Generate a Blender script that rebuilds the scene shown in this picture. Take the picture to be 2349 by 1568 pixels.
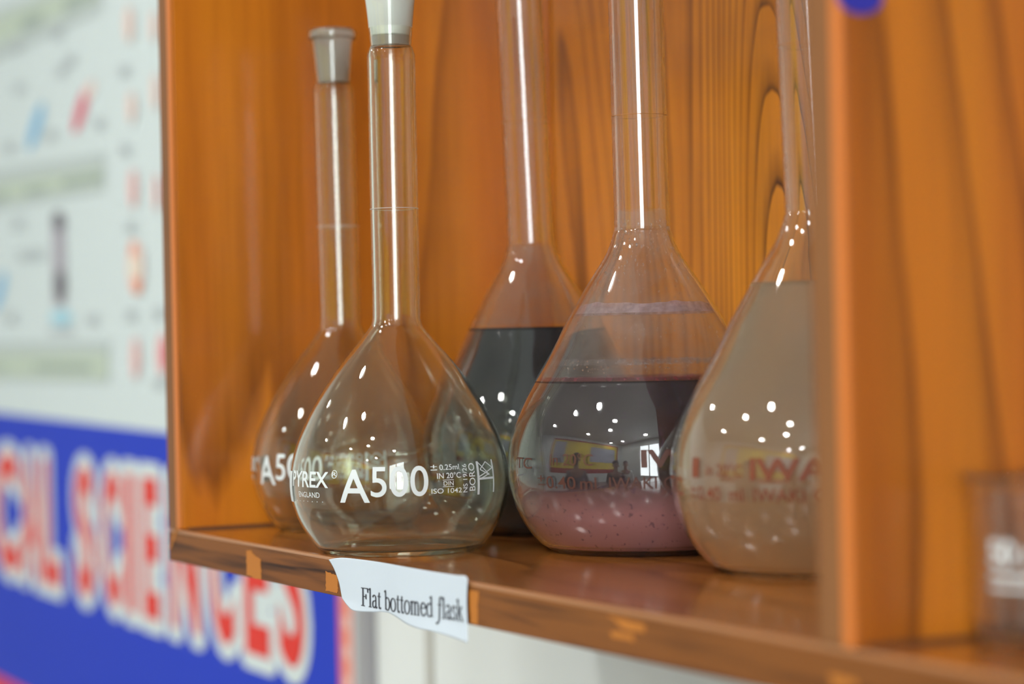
import bpy, bmesh, math, random
from mathutils import Vector, Matrix
random.seed(7)
sc = bpy.context.scene
for o in list(bpy.data.objects): bpy.data.objects.remove(o)

# ------------------------------------------------------------------ camera, light, exposure
F_PX = 5304.5
CAM = Vector((1.20781, -0.42635, 0.09558))
D = Vector((-0.88555, 0.46453, 0.00298)).normalized()
R = Vector((0.46438, 0.88539, -0.02093)).normalized()
U = R.cross(D).normalized()
R = D.cross(U).normalized()
cd = bpy.data.cameras.new('camera'); cam = bpy.data.objects.new('camera', cd)
sc.collection.objects.link(cam); sc.camera = cam
M = Matrix((R, U, -D)).transposed().to_4x4(); M.translation = CAM
cam.matrix_world = M
cd.sensor_width = 36; cd.lens = F_PX / 2349 * 36
cd.clip_start = 0.05; cd.clip_end = 60
cd.dof.use_dof = True; cd.dof.focus_distance = 1.075; cd.dof.aperture_fstop = 4.9

w = bpy.data.worlds.new('world'); sc.world = w; w.use_nodes = True
w.node_tree.nodes['Background'].inputs[0].default_value = (0.75, 0.86, 1.0, 1)
w.node_tree.nodes['Background'].inputs[1].default_value = 0.3

sc.view_settings.view_transform = 'Standard'; sc.view_settings.look = 'None'
sc.view_settings.gamma = 1.0; sc.view_settings.use_curve_mapping = False
sc.view_settings.exposure = 0.3
cy = sc.cycles
cy.max_bounces = 16; cy.diffuse_bounces = 3; cy.glossy_bounces = 8
cy.transmission_bounces = 16; cy.transparent_max_bounces = 24
cy.caustics_reflective = True; cy.caustics_refractive = True
cy.sample_clamp_indirect = 6.0; cy.blur_glossy = 0.3
cy.use_denoising = True

LAMP_W = 7.4           # each round ceiling lamp
WINDOW_E = 10.0          # daylight window panes
LAMPS = [(2.3, -1.2), (2.2, -2.4), (1.2, -1.9), (0.5, -2.6), (-0.3, -1.7), (-1.4, -2.4), (-2.2, -1.3), (0.4, -1.3), (1.05, -1.42), (-0.42, -0.9), (1.9, -3.0)]
ZF, ZC = -1.5, 1.55     # floor and ceiling height, shelf top is z = 0
XL, XR, YF, YB = -3.2, 2.8, -3.2, 0.26

# ------------------------------------------------------------------ helpers
def link(o, parent=None):
    sc.collection.objects.link(o)
    if parent: o.parent = parent
    return o
def tag(o, label=None, cat=None, group=None, kind=None):
    if label: o['label'] = label
    if cat: o['category'] = cat
    if group: o['group'] = group
    if kind: o['kind'] = kind
    return o
def thing(name, label, cat, loc=(0, 0, 0), group=None):
    o = bpy.data.objects.new(name, None); link(o); o.location = loc; o.empty_display_size = .02
    return tag(o, label, cat, group)
def mesh(name, verts, faces, mats, parent=None, smooth=False, mi=None):
    me = bpy.data.meshes.new(name); me.from_pydata([tuple(v) for v in verts], [], faces)
    if not isinstance(mats, (list, tuple)): mats = [mats]
    for m in mats: me.materials.append(m)
    if mi:
        for p, i in zip(me.polygons, mi): p.material_index = i
    if smooth:
        for p in me.polygons: p.use_smooth = True
    me.update()
    return link(bpy.data.objects.new(name, me), parent)
def from_bm(name, bm, mats, parent=None, smooth=False):
    me = bpy.data.meshes.new(name); bm.to_mesh(me); bm.free()
    if not isinstance(mats, (list, tuple)): mats = [mats]
    for m in mats: me.materials.append(m)
    if smooth:
        for p in me.polygons: p.use_smooth = True
    return link(bpy.data.objects.new(name, me), parent)
def box_bm(bm, x0, x1, y0, y1, z0, z1, bev=0, seg=2, mi=0):
    r = bmesh.ops.create_cube(bm, size=1)
    vs = r['verts']
    for v in vs:
        v.co = Vector(((x0 + x1) / 2 + v.co.x * (x1 - x0), (y0 + y1) / 2 + v.co.y * (y1 - y0), (z0 + z1) / 2 + v.co.z * (z1 - z0)))
    fs = list({f for v in vs for f in v.link_faces})
    for f in fs: f.material_index = mi
    if bev:
        es = list({e for v in vs for e in v.link_edges})
        bmesh.ops.bevel(bm, geom=es, offset=bev, segments=seg, profile=.5, affect='EDGES')
def box(name, x0, x1, y0, y1, z0, z1, mat, parent=None, bev=0, seg=2):
    bm = bmesh.new(); box_bm(bm, x0, x1, y0, y1, z0, z1, bev, seg)
    return from_bm(name, bm, mat, parent, smooth=False)

# point of the place seen at a photo pixel, on a given upright plane y = Y or level plane z = Z
def at(px, py, axis, val):
    v = D * F_PX + R * (px - 1174.5) - U * (py - 784)
    t = (val - CAM[axis]) / v[axis]
    return CAM + v * t

def lathe(name, prof, mat, parent=None, seg=112, shear=None, closed=True):
    """prof: list of (r, z); r = 0 ends become poles. shear(z) -> (dx, dy)."""
    verts = []; faces = []; rings = []
    for r, z in prof:
        sx, sy = shear(z) if shear else (0, 0)
        if r < 1e-7:
            verts.append((sx, sy, z)); rings.append([len(verts) - 1])
        else:
            s = len(verts)
            for i in range(seg):
                a = 2 * math.pi * i / seg
                verts.append((r * math.cos(a) + sx, r * math.sin(a) + sy, z))
            rings.append(list(range(s, s + seg)))
    n = len(rings)
    pairs = [(i, i + 1) for i in range(n - 1)]
    if closed and len(rings[0]) > 1 and len(rings[-1]) > 1: pairs.append((n - 1, 0))
    for a, b in pairs:
        A, B = rings[a], rings[b]
        if len(A) == 1 and len(B) == 1: continue
        for i in range(seg):
            j = (i + 1) % seg
            if len(A) == 1: faces.append((A[0], B[j], B[i]))
            elif len(B) == 1: faces.append((A[i], A[j], B[0]))
            else: faces.append((A[i], A[j], B[j], B[i]))
    o = mesh(name, verts, faces, mat, parent, smooth=True)
    bm = bmesh.new(); bm.from_mesh(o.data)
    bmesh.ops.recalc_face_normals(bm, faces=bm.faces); bm.to_mesh(o.data); bm.free()
    return o

def spline(pts, n=6):
    """Catmull-Rom through (z, r) points."""
    out = []
    P = [pts[0]] + list(pts) + [pts[-1]]
    for i in range(1, len(P) - 2):
        p0, p1, p2, p3 = P[i - 1], P[i], P[i + 1], P[i + 2]
        for k in range(n):
            t = k / n
            out.append(tuple(.5 * ((2 * p1[c]) + (-p0[c] + p2[c]) * t + (2 * p0[c] - 5 * p1[c] + 4 * p2[c] - p3[c]) * t * t
                                   + (-p0[c] + 3 * p1[c] - 3 * p2[c] + p3[c]) * t ** 3) for c in (0, 1)))
    out.append(pts[-1])
    return out
def radius_at(prof, z):
    for (z0, r0), (z1, r1) in zip(prof, prof[1:]):
        if z0 <= z <= z1:
            return r0 + (r1 - r0) * (z - z0) / max(1e-9, z1 - z0)
    return prof[-1][1] if z > prof[-1][0] else prof[0][1]

# ------------------------------------------------------------------ materials
def mat(name, color, rough=.5, metal=0, spec=.5, coat=0, coat_r=.1, trans=0, ior=1.45, emit=None, es=0):
    m = bpy.data.materials.new(name); m.use_nodes = True
    b = m.node_tree.nodes['Principled BSDF']
    b.inputs['Base Color'].default_value = (*color, 1); b.inputs['Roughness'].default_value = rough
    b.inputs['Metallic'].default_value = metal; b.inputs['IOR'].default_value = ior
    b.inputs['Specular IOR Level'].default_value = spec
    b.inputs['Coat Weight'].default_value = coat; b.inputs['Coat Roughness'].default_value = coat_r
    b.inputs['Transmission Weight'].default_value = trans
    if emit: b.inputs['Emission Color'].default_value = (*emit, 1); b.inputs['Emission Strength'].default_value = es
    return m
def N(m, t, **kw):
    n = m.node_tree.nodes.new(t)
    for k, v in kw.items(): setattr(n, k, v)
    return n
def L(m, a, b): m.node_tree.links.new(a, b)
def ramp(m, stops, interp='LINEAR'):
    n = N(m, 'ShaderNodeValToRGB'); n.color_ramp.interpolation = interp
    e = n.color_ramp.elements
    while len(e) < len(stops): e.new(.5)
    for el, (p, c) in zip(e, stops): el.position = p; el.color = (*c, 1)
    return n
def math_n(m, op, a, b=None):
    n = N(m, 'ShaderNodeMath', operation=op)
    for i, v in enumerate((a, b)):
        if v is None: continue
        if isinstance(v, (int, float)): n.inputs[i].default_value = v
        else: L(m, v, n.inputs[i])
    return n.outputs[0]

def wood(name, u, v, base, dark, light, rough=.22, rings=9, freq=(3.2, .75), lean=4.0, seed=0.0, fine=.35, contrast=1.0, spec=.5, off=(0, 0), vary=.35):
    """Laminate with printed grain running along axis v; figure = contour lines of a stretched noise."""
    m = mat(name, base, rough, spec=spec)
    b = m.node_tree.nodes['Principled BSDF']
    tc = N(m, 'ShaderNodeTexCoord'); sp = N(m, 'ShaderNodeSeparateXYZ'); L(m, tc.outputs['Object'], sp.inputs[0])
    def vec(su, sv, sd):
        c = N(m, 'ShaderNodeCombineXYZ')
        L(m, math_n(m, 'ADD', math_n(m, 'MULTIPLY', sp.outputs[u], su), off[0] + sd), c.inputs[0])
        L(m, math_n(m, 'ADD', math_n(m, 'MULTIPLY', sp.outputs[v], sv), off[1]), c.inputs[1])
        c.inputs[2].default_value = seed
        return c.outputs[0]
    n1 = N(m, 'ShaderNodeTexNoise'); n1.inputs['Scale'].default_value = 1; n1.inputs['Detail'].default_value = 1.2
    n1.inputs['Roughness'].default_value = .45
    L(m, vec(freq[0], freq[1], 0), n1.inputs['Vector'])
    wob = N(m, 'ShaderNodeTexNoise'); wob.inputs['Scale'].default_value = 1; wob.inputs['Detail'].default_value = 3
    L(m, vec(60, 7, 3), wob.inputs['Vector'])
    val = math_n(m, 'ADD', math_n(m, 'MULTIPLY', n1.outputs[0], rings), math_n(m, 'MULTIPLY', sp.outputs[u], lean))
    val = math_n(m, 'ADD', val, math_n(m, 'MULTIPLY', wob.outputs[0], .22))
    fr = math_n(m, 'FRACT', val)
    line = ramp(m, [(0, (0, 0, 0)), (.55, (.1, .1, .1)), (.86, (.55, .55, .55)), (.95, (1, 1, 1)), (1, (0, 0, 0))])
    L(m, fr, line.inputs[0])
    # where the figure is strong, broad variation
    n3 = N(m, 'ShaderNodeTexNoise'); n3.inputs['Scale'].default_value = 1; n3.inputs['Detail'].default_value = 2
    L(m, vec(9, 1.1, 7), n3.inputs['Vector'])
    st = ramp(m, [(.36, (vary, vary, vary)), (.56, (1, 1, 1))]); L(m, n3.outputs[0], st.inputs[0])
    n2 = N(m, 'ShaderNodeTexNoise'); n2.inputs['Scale'].default_value = 1; n2.inputs['Detail'].default_value = 4
    L(m, vec(230, 9, 1), n2.inputs['Vector'])
    fi = math_n(m, 'MULTIPLY', math_n(m, 'SUBTRACT', n2.outputs[0], .5), fine * 2)
    tone = N(m, 'ShaderNodeMix', data_type='RGBA'); tone.inputs[6].default_value = (*base, 1); tone.inputs[7].default_value = (*light, 1)
    n4 = N(m, 'ShaderNodeTexNoise'); n4.inputs['Scale'].default_value = 1; n4.inputs['Detail'].default_value = 2
    L(m, vec(16, .9, 11), n4.inputs['Vector'])
    tr = ramp(m, [(.38, (0, 0, 0)), (.62, (1, 1, 1))]); L(m, n4.outputs[0], tr.inputs[0]); L(m, tr.outputs[0], tone.inputs[0])
    k = math_n(m, 'MULTIPLY', math_n(m, 'MULTIPLY', line.outputs[0], st.outputs[0]), contrast)
    k2 = math_n(m, 'ADD', k, fi)
    cl = N(m, 'ShaderNodeClamp'); L(m, k2, cl.inputs[0])
    mx = N(m, 'ShaderNodeMix', data_type='RGBA'); L(m, cl.outputs[0], mx.inputs[0])
    L(m, tone.outputs[2], mx.inputs[6]); mx.inputs[7].default_value = (*dark, 1)
    L(m, mx.outputs[2], b.inputs['Base Color'])
    return m
X, Y, Z = 0, 1, 2
OR_B, OR_D, OR_L = (.54, .180, .013), (.15, .040, .008), (.64, .235, .015)
m_side = wood('orange_teak_side', Y, Z, (.50, .145, .013), (.17, .045, .008), (.57, .190, .014), rings=24, freq=(3.6, .22), lean=10, seed=14.6, contrast=.75, rough=.16)
m_rside = wood('orange_teak_partition', Y, Z, (.41, .118, .011), (.10, .025, .005), (.49, .168, .012), rings=22, freq=(4.4, .9), lean=26, seed=3.3, contrast=.8, off=(.3, .35), rough=.3)
m_back = wood('orange_teak_back', X, Z, OR_B, (.055, .018, .006), OR_L, rings=40, freq=(5.2, .9), lean=22, seed=12.7, contrast=1.0, off=(.25, .1), vary=.2, rough=.2)
m_shelf = wood('teak_shelf_top', Y, X, (.30, .095, .020), (.10, .032, .010), (.38, .130, .022), rings=16, freq=(9, .9), lean=22, seed=3.4, contrast=.8, rough=.11, spec=.7, vary=.3, fine=.5)
m_edge = wood('walnut_edge_band', Z, X, (.155, .052, .013), (.035, .013, .006), (.215, .080, .019), rings=3, freq=(20, 3), lean=60, seed=1.2, contrast=.8, fine=1.6, rough=.5, spec=.15)
m_vedge = wood('walnut_upright_edge', X, Z, (.20, .085, .030), (.09, .038, .016), (.24, .105, .038), rings=3, freq=(20, 3), lean=40, seed=4.4, contrast=.4, rough=.5, spec=.15)
m_trim = mat('orange_laminate_rim', (.55, .165, .030), .4, spec=.3)
m_chip = mat('bare_orange_patch', (.42, .15, .022), .6, spec=.3)
m_seam = mat('dark_glue_seam', (.09, .035, .015), .7)

def glass(name, color=(1, 1, 1), ior=1.47, rough=0.0, haze=0.0, hazecol=(.8, .8, .8), hn=None):
    m = bpy.data.materials.new(name); m.use_nodes = True
    nt = m.node_tree; nt.nodes.remove(nt.nodes['Principled BSDF'])
    out = nt.nodes['Material Output']
    g = N(m, 'ShaderNodeBsdfGlass'); g.inputs['Color'].default_value = (*color, 1)
    g.inputs['IOR'].default_value = ior; g.inputs['Roughness'].default_value = rough
    if haze:
        d = N(m, 'ShaderNodeBsdfDiffuse'); d.inputs[0].default_value = (*hazecol, 1)
        t = N(m, 'ShaderNodeBsdfTranslucent'); t.inputs[0].default_value = (*hazecol, 1)
        a = N(m, 'ShaderNodeAddShader')
        mm = N(m, 'ShaderNodeMixShader'); mm.inputs[0].default_value = .5; L(m, d.outputs[0], mm.inputs[1]); L(m, t.outputs[0], mm.inputs[2])
        mix = N(m, 'ShaderNodeMixShader'); mix.inputs[0].default_value = haze
        if hn:
            tc = N(m, 'ShaderNodeTexCoord'); nn = N(m, 'ShaderNodeTexNoise'); nn.inputs['Scale'].default_value = hn; nn.inputs['Detail'].default_value = 6
            L(m, tc.outputs['Object'], nn.inputs['Vector'])
            rr = ramp(m, [(.35, (haze * .4,) * 3), (.7, (haze * 1.6,) * 3)]); L(m, nn.outputs[0], rr.inputs[0]); L(m, rr.outputs[0], mix.inputs[0])
        L(m, g.outputs[0], mix.inputs[1]); L(m, mm.outputs[0], mix.inputs[2]); L(m, mix.outputs[0], out.inputs[0])
    else: L(m, g.outputs[0], out.inputs[0])
    return m
m_glass = glass('clear_borosilicate_glass', (.975, .992, .96), haze=.012, hazecol=(.75, .75, .73), hn=30)
m_glass1 = glass('dusty_flask_glass', (.985, .99, .985), haze=.02, hazecol=(.75, .73, .72), hn=40)
m_frost = glass('ground_frosted_glass', (.97, .97, .97), rough=.45, haze=.40, hazecol=(.80, .78, .78))
m_stop = mat('milky_plastic_stopper', (.90, .94, .93), .35, coat=.2)
m_white = mat('white_enamel_print', (.60, .65, .66), .6, spec=.3)
m_brown = mat('brown_enamel_print', (.065, .020, .012), .6)
m_ringw = mat('etched_white_line', (.72, .70, .66), .5)
m_ringo = mat('amber_line', (.50, .20, .04), .5)
m_drop = glass('water_drop', (1, 1, 1), ior=1.33)

def liquid_two(name, top, bottom, z0, z1, rough=.08, speck=None):
    m = mat(name, top, rough, ior=1.33)
    b = m.node_tree.nodes['Principled BSDF']
    tc = N(m, 'ShaderNodeTexCoord'); sp = N(m, 'ShaderNodeSeparateXYZ'); L(m, tc.outputs['Object'], sp.inputs[0])
    nn = N(m, 'ShaderNodeTexNoise'); nn.inputs['Scale'].default_value = 22; nn.inputs['Detail'].default_value = 3; L(m, tc.outputs['Object'], nn.inputs['Vector'])
    zz = math_n(m, 'ADD', sp.outputs[2], math_n(m, 'MULTIPLY', math_n(m, 'SUBTRACT', nn.outputs[0], .5), .02))
    mr = N(m, 'ShaderNodeMapRange'); L(m, zz, mr.inputs[0]); mr.inputs[1].default_value = z0; mr.inputs[2].default_value = z1; mr.interpolation_type = 'SMOOTHSTEP'
    mx = N(m, 'ShaderNodeMix', data_type='RGBA'); L(m, mr.outputs[0], mx.inputs[0])
    mx.inputs[6].default_value = (*bottom, 1); mx.inputs[7].default_value = (*top, 1)
    o = mx.outputs[2]
    if speck:
        n2 = N(m, 'ShaderNodeTexNoise'); n2.inputs['Scale'].default_value = 420; n2.inputs['Detail'].default_value = 2; L(m, tc.outputs['Object'], n2.inputs['Vector'])
        r2 = ramp(m, [(.62, (0, 0, 0)), (.70, (.6, .6, .6))]); L(m, n2.outputs[0], r2.inputs[0])
        m2 = N(m, 'ShaderNodeMix', data_type='RGBA'); L(m, r2.outputs[0], m2.inputs[0]); L(m, o, m2.inputs[6]); m2.inputs[7].default_value = (*speck, 1)
        o = m2.outputs[2]
    L(m, o, b.inputs['Base Color'])
    return m
m_plum = liquid_two('plum_suspension', (.030, .022, .026), (.34, .150, .160), .018, .040, speck=(.06, .03, .06))  # lower part: settled sediment, with reflected light also put into its colour
m_black = mat('blue_black_solution', (.016, .020, .024), .05, ior=1.33)
m_beige = glass('cloudy_beige_water', (.97, .93, .85), ior=1.33, haze=.36, hazecol=(.98, .76, .52))

# ------------------------------------------------------------------ the room
m_wall = mat('white_wall_paint', (.78, .84, .84), .6)
m_ceil = mat('ceiling_paint', (.52, .52, .49), .8)
m_floor = mat('floor_tile', (.30, .28, .26), .35)
def slab(name, x0, x1, y0, y1, z0, z1, m):
    o = box(name, x0, x1, y0, y1, z0, z1, m); o['kind'] = 'structure'; return o
slab('floor', XL, XR, YF, YB, ZF - .05, ZF, m_floor)
slab('ceiling', XL, XR, YF, YB, ZC, ZC + .05, m_ceil)
slab('wall_back', XL - .1, XR + .1, YB, YB + .1, ZF - .05, ZC + .05, m_wall)
slab('wall_front', XL - .1, XR + .1, YF - .1, YF, ZF - .05, ZC + .05, m_wall)
slab('wall_left', XL - .1, XL, YF, YB, ZF - .05, ZC + .05, m_wall)
# right wall with a tall window opening
WY0, WY1, WZ0, WZ1 = -1.88, -.86, -.35, 1.25
bm = bmesh.new()
box_bm(bm, XR, XR + .1, YF, WY0, ZF - .05, ZC + .05); box_bm(bm, XR, XR + .1, WY1, YB, ZF - .05, ZC + .05)
box_bm(bm, XR, XR + .1, WY0, WY1, ZF - .05, WZ0); box_bm(bm, XR, XR + .1, WY0, WY1, WZ1, ZC + .05)
o = from_bm('wall_right', bm, m_wall); o['kind'] = 'structure'
m_sky = mat('daylight_in_pane', (.8, .9, 1), .3, emit=(.92, .97, 1.0), es=WINDOW_E)
m_frame = mat('painted_frame', (.7, .7, .68), .4)
o = box('window_1', XR + .03, XR + .04, WY0, WY1, WZ0, WZ1, m_sky); o['kind'] = 'structure'
bm = bmesh.new()
for a, b, c, e in ((WY0, WY0 + .05, WZ0, WZ1), (WY1 - .05, WY1, WZ0, WZ1), (WY0, WY1, WZ0, WZ0 + .05), (WY0, WY1, WZ1 - .05, WZ1), ((WY0 + WY1) / 2 - .02, (WY0 + WY1) / 2 + .02, WZ0, WZ1)):
    box_bm(bm, XR - .01, XR + .03, a, b, c, e)
from_bm('window_frame', bm, m_frame, o)
m_lampbody = mat('lamp_housing', (.8, .8, .8), .4)
for i, (x, y) in enumerate(LAMPS):
    t = thing('ceiling_light', 'round white ceiling lamp in the room behind the viewer', 'light', (x, y, ZC), 'round ceiling lamps')
    lathe('lamp_housing', [(0, 0), (.095, 0), (.095, -.02), (.085, -.028), (.085, -.01), (0, -.01)], m_lampbody, t, seg=32)
    ld = bpy.data.lights.new('lamp', 'AREA'); ld.shape = 'DISK'; ld.size = .15; ld.energy = LAMP_W; ld.color = (1.0, .985, .96)
    lo = bpy.data.objects.new('lamp', ld); link(lo, t); lo.location = (0, 0, -.03)

# yellow poster on the front wall, seen only as a reflection
m_yel = mat('yellow_poster_paper', (.85, .66, .04), .5); m_red = mat('red_poster_border', (.45, .03, .03), .5)
m_pan = mat('pale_picture_panel', (.45, .48, .58), .5)
P = thing('poster', 'yellow poster with red border on the far wall, seen mirrored in the plum flask', 'poster', (0, YF, -.2))
bm = bmesh.new()
box_bm(bm, -1.5, 2.5, 0.0, .01, 0, 1.6, 0); from_bm('poster_sheet', bm, m_yel, P)
bm = bmesh.new()
for a in ((-1.5, 2.5, 1.53, 1.6), (-1.5, 2.5, 0, .2), (-1.5, -1.43, 0, 1.6), (2.43, 2.5, 0, 1.6)): box_bm(bm, a[0], a[1], .01, .014, a[2], a[3])
from_bm('poster_border', bm, m_red, P)
for a in ((-1.3, -.5, .4, 1.45), (.9, 2.3, .5, 1.3)):
    bm = bmesh.new(); box_bm(bm, a[0], a[1], .01, .016, a[2], a[3]); from_bm('picture_panel', bm, m_pan, P)

# a long table in front of the cabinet
m_cloth = mat('grey_table_top', (.20, .19, .19), .4)
T = thing('table', 'long grey table in the room, mirrored low in the flasks', 'table', (1.2, -2.65, ZF))
box('tabletop', -1.4, 1.4, -.45, .45, .74, .78, m_cloth, T)
for sx in (-1.3, 1.3):
    for sy in (-.38, .38): box('leg', sx - .025, sx + .025, sy - .025, sy + .025, 0, .74, m_frame, T)

# visitors standing in the room, seen mirrored in the plum flask
m_skin = mat('skin', (.30, .16, .10), .5); m_hair = mat('black_hair', (.015, .012, .012), .5)
def skin_mesh(name, pts, edges, m, parent, root=0):
    me = bpy.data.meshes.new(name); me.from_pydata([p[:3] for p in pts], edges, []); me.materials.append(m)
    o = link(bpy.data.objects.new(name, me), parent)
    md = o.modifiers.new('skin', 'SKIN'); md.use_smooth_shade = True
    if not me.skin_vertices: me.attributes.new('skin', 'FLOAT', 'POINT')
    for i, p in enumerate(pts):
        r = p[3]; me.skin_vertices[0].data[i].radius = r if isinstance(r, tuple) else (r, r)
    me.skin_vertices[0].data[root].use_root = True
    sb = o.modifiers.new('sub', 'SUBSURF'); sb.levels = sb.render_levels = 2
    return o
def person(label, loc, rz, shirt, trousers, h=1.72):
    t = thing('person', label, 'person', loc, None); t.rotation_euler.z = rz
    k = h / 1.75
    P_ = [(0, 0, .95, (.15, .10)), (0, 0, 1.18, (.14, .10)), (0, 0, 1.38, (.17, .10)), (0, .0, 1.50, .055), (0, .01, 1.58, .06), (0, .015, 1.66, .088), (0, .01, 1.735, .05)]
    E_ = [(0, 1), (1, 2), (2, 3), (3, 4), (4, 5), (5, 6)]
    for sx in (-1, 1):
        n = len(P_); P_ += [(sx * .10, 0, .88, .085), (sx * .11, .01, .50, .055), (sx * .11, -.01, .10, .038), (sx * .12, .14, .03, .035)]
        E_ += [(0, n), (n, n + 1), (n + 1, n + 2), (n + 2, n + 3)]
        n = len(P_); P_ += [(sx * .19, 0, 1.40, .055), (sx * .25, -.01, 1.12, .042), (sx * .24, .08, .88, .028), (sx * .24, .10, .80, (.022, .035))]
        E_ += [(2, n), (n, n + 1), (n + 1, n + 2), (n + 2, n + 3)]
        for f in range(4):
            m_ = len(P_); P_ += [(sx * (.235), .125 - .018 * f + .0, .755, .0085), (sx * (.225), .13 - .018 * f, .70 + .004 * abs(f - 1), .0075)]
            E_ += [(n + 3, m_), (m_, m_ + 1)]
        m_ = len(P_); P_ += [(sx * .225, .14, .79, .010), (sx * .215, .16, .755, .008)]; E_ += [(n + 3, m_), (m_, m_ + 1)]
    sc_ = lambda q: [tuple(c * k for c in p[:3]) + ((tuple(c * k for c in p[3]) if isinstance(p[3], tuple) else p[3] * k),) for p in q]
    skin_mesh('body', sc_(P_), E_, m_skin, t)
    S = [(0, 0, .93, (.165, .12)), (0, 0, 1.18, (.155, .12)), (0, 0, 1.38, (.18, .115)), (0, 0, 1.465, .075)]; SE = [(0, 1), (1, 2), (2, 3)]
    for sx in (-1, 1):
        n = len(S); S += [(sx * .20, 0, 1.40, .068), (sx * .255, -.01, 1.12, .055), (sx * .245, .07, .90, .045)]; SE += [(2, n), (n, n + 1), (n + 1, n + 2)]
    skin_mesh('shirt', sc_(S), SE, shirt, t)
    Q = [(0, 0, .98, (.16, .115))]; QE = []
    for sx in (-1, 1):
        n = len(Q); Q += [(sx * .10, 0, .86, .10), (sx * .11, .01, .50, .078), (sx * .11, -.005, .09, .065)]; QE += [(0, n), (n, n + 1), (n + 1, n + 2)]
    skin_mesh('trousers', sc_(Q), QE, trousers, t)
    bm = bmesh.new(); bmesh.ops.create_uvsphere(bm, u_segments=24, v_segments=14, radius=.1)
    for v in bm.verts:
        if v.co.z < 0: v.co.z *= .5
        if v.co.y > 0 and v.co.z < .04: v.co.y *= .55
        v.co = Vector((v.co.x * .93 * k, (v.co.y * 1.05 + .0) * k, (v.co.z * 1.0 + 1.70) * k))
    from_bm('hair', bm, m_hair, t, smooth=True)
    def ball(nm, r, p, m_):
        bm = bmesh.new(); bmesh.ops.create_icosphere(bm, subdivisions=2, radius=r * k, matrix=Matrix.Translation(Vector(p) * k)); from_bm(nm, bm, m_, t, smooth=True)
    ball('nose', .014, (0, .105, 1.64), m_skin)
    for sx in (-1, 1): ball('ear', .02, (sx * .088, .01, 1.645), m_skin); ball('eye', .010, (sx * .033, .098, 1.665), m_hair)
    bm = bmesh.new(); box_bm(bm, -.024 * k, .024 * k, .088 * k, .101 * k, 1.600 * k, 1.608 * k, .002)
    from_bm('mouth', bm, mat('lips', (.25, .08, .07), .5), t)
    for sx in (-1, 1):
        bm = bmesh.new(); box_bm(bm, (sx * .115 - .05) * k, (sx * .115 + .05) * k, -.07 * k, .20 * k, .0, .08 * k, .025, 3)
        from_bm('shoe', bm, m_hair, t, smooth=True)
    return t
c_white = mat('white_cotton', (.62, .62, .60), .8); c_dark = mat('dark_waistcoat_cloth', (.05, .035, .03), .8); c_grey = mat('grey_trouser_cloth', (.16, .16, .17), .8)
person('person in a dark jacket and pale trousers standing upright, mirrored in the plum flask', (1.35, -1.55, ZF), .25, c_dark, c_white)
person('person in a white shirt and grey trousers, mirrored at the right of the plum flask', (2.05, -1.95, ZF), .6, c_white, c_grey, 1.78)
person('person in a grey shirt mirrored before the yellow poster', (.25, -1.45, ZF), -.1, c_grey, c_dark, 1.8)

# ------------------------------------------------------------------ cabinet
DEP = .238; PX = .602; TH = .018; XE = 1.30; ZT = .43
cab = thing('display_cabinet', 'open-fronted orange teak laminate display cabinet fixed to the white wall', 'cabinet', (0, 0, 0))
def board(name, x0, x1, y0, y1, z0, z1, m, bev=.0012): return box(name, x0, x1, y0, y1, z0, z1, m, cab, bev, 3)
board('shelf_board', -TH, XE, .0006, DEP, -TH, 0, m_shelf, .0016)
board('side_panel', -TH, -.0003, 0.0006, DEP, 0.0002, ZT, m_side)
board('partition_panel', PX, PX + TH, .0006, DEP, .0002, ZT, m_rside)
board('side_panel', XE - TH, XE, .0006, DEP, .0002, ZT, m_side)
board('top_board', -TH, XE, .0006, DEP, ZT, ZT + TH, m_shelf)
board('back_panel', -TH, XE, DEP, DEP + .006, -TH, ZT + TH, m_back, 0)
# edge banding on the fronts: brown strip, orange laminate rim along one arris
o = board('shelf_edge_band', -TH, XE, -.0010, .0006, -TH + .0004, -.0016, m_edge, .0005); o['label'] = 'brown walnut-grained edge strip'
for x0 in (-TH, PX):
    board('edge_band', x0, x0 + TH * .70, -.0010, .0006, .0002, ZT, m_vedge, .0005)
    board('edge_rim', x0 + TH * .70, x0 + TH, -.0007, .0006, .0002, ZT, m_trim, .0005)
# arris of the shelf, its edge highlight painted in as a paler colour
m_arris = mat('shelf_arris_highlight', (.36, .17, .075), .35)
board('shelf_rim', -TH, XE, -.0008, .0012, -.0018, -.0001, m_arris, .0006)
# dark glue line between side panel and shelf
for x0, x1 in ((-.0002, .0012), (PX + TH - .0002, PX + TH + .0012)):
    board('glue_line', x0, x1, .004, DEP, .0, .0012, m_seam, 0)
board('glue_line', 0, PX, DEP - .0012, DEP, 0, .0012, m_seam, 0)
# scraped orange patches on the edge strip (outlines in x, z)
def patch(pts, seed):
    rr = random.Random(seed); out = []
    for i, (a, b) in enumerate(zip(pts, pts[1:] + pts[:1])):
        for k in range(7):
            t = k / 7; out.append((a[0] + (b[0] - a[0]) * t + rr.uniform(-.0006, .0006), a[1] + (b[1] - a[1]) * t + rr.uniform(-.0003, .0003)))
    return out
def pw(px, py):
    q = at(px, py, 1, -.001); return (q.x, min(-.0019, max(-TH + .0006, q.z)))
chips = [[(565, 1262), (576, 1262), (580, 1270), (598, 1282), (600, 1330), (585, 1327), (566, 1318)],
         [(748, 1310), (772, 1318), (776, 1330), (774, 1360), (748, 1354)],
         [(1077, 1352), (1097, 1356), (1096, 1432), (1080, 1428)],
         [(1395, 1410), (1480, 1432), (1478, 1452), (1430, 1442)],
         [(1400, 1445), (1450, 1455), (1455, 1470), (1405, 1462)],
         [(1900, 1545), (1960, 1556), (1970, 1580), (1915, 1575)]]
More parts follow.
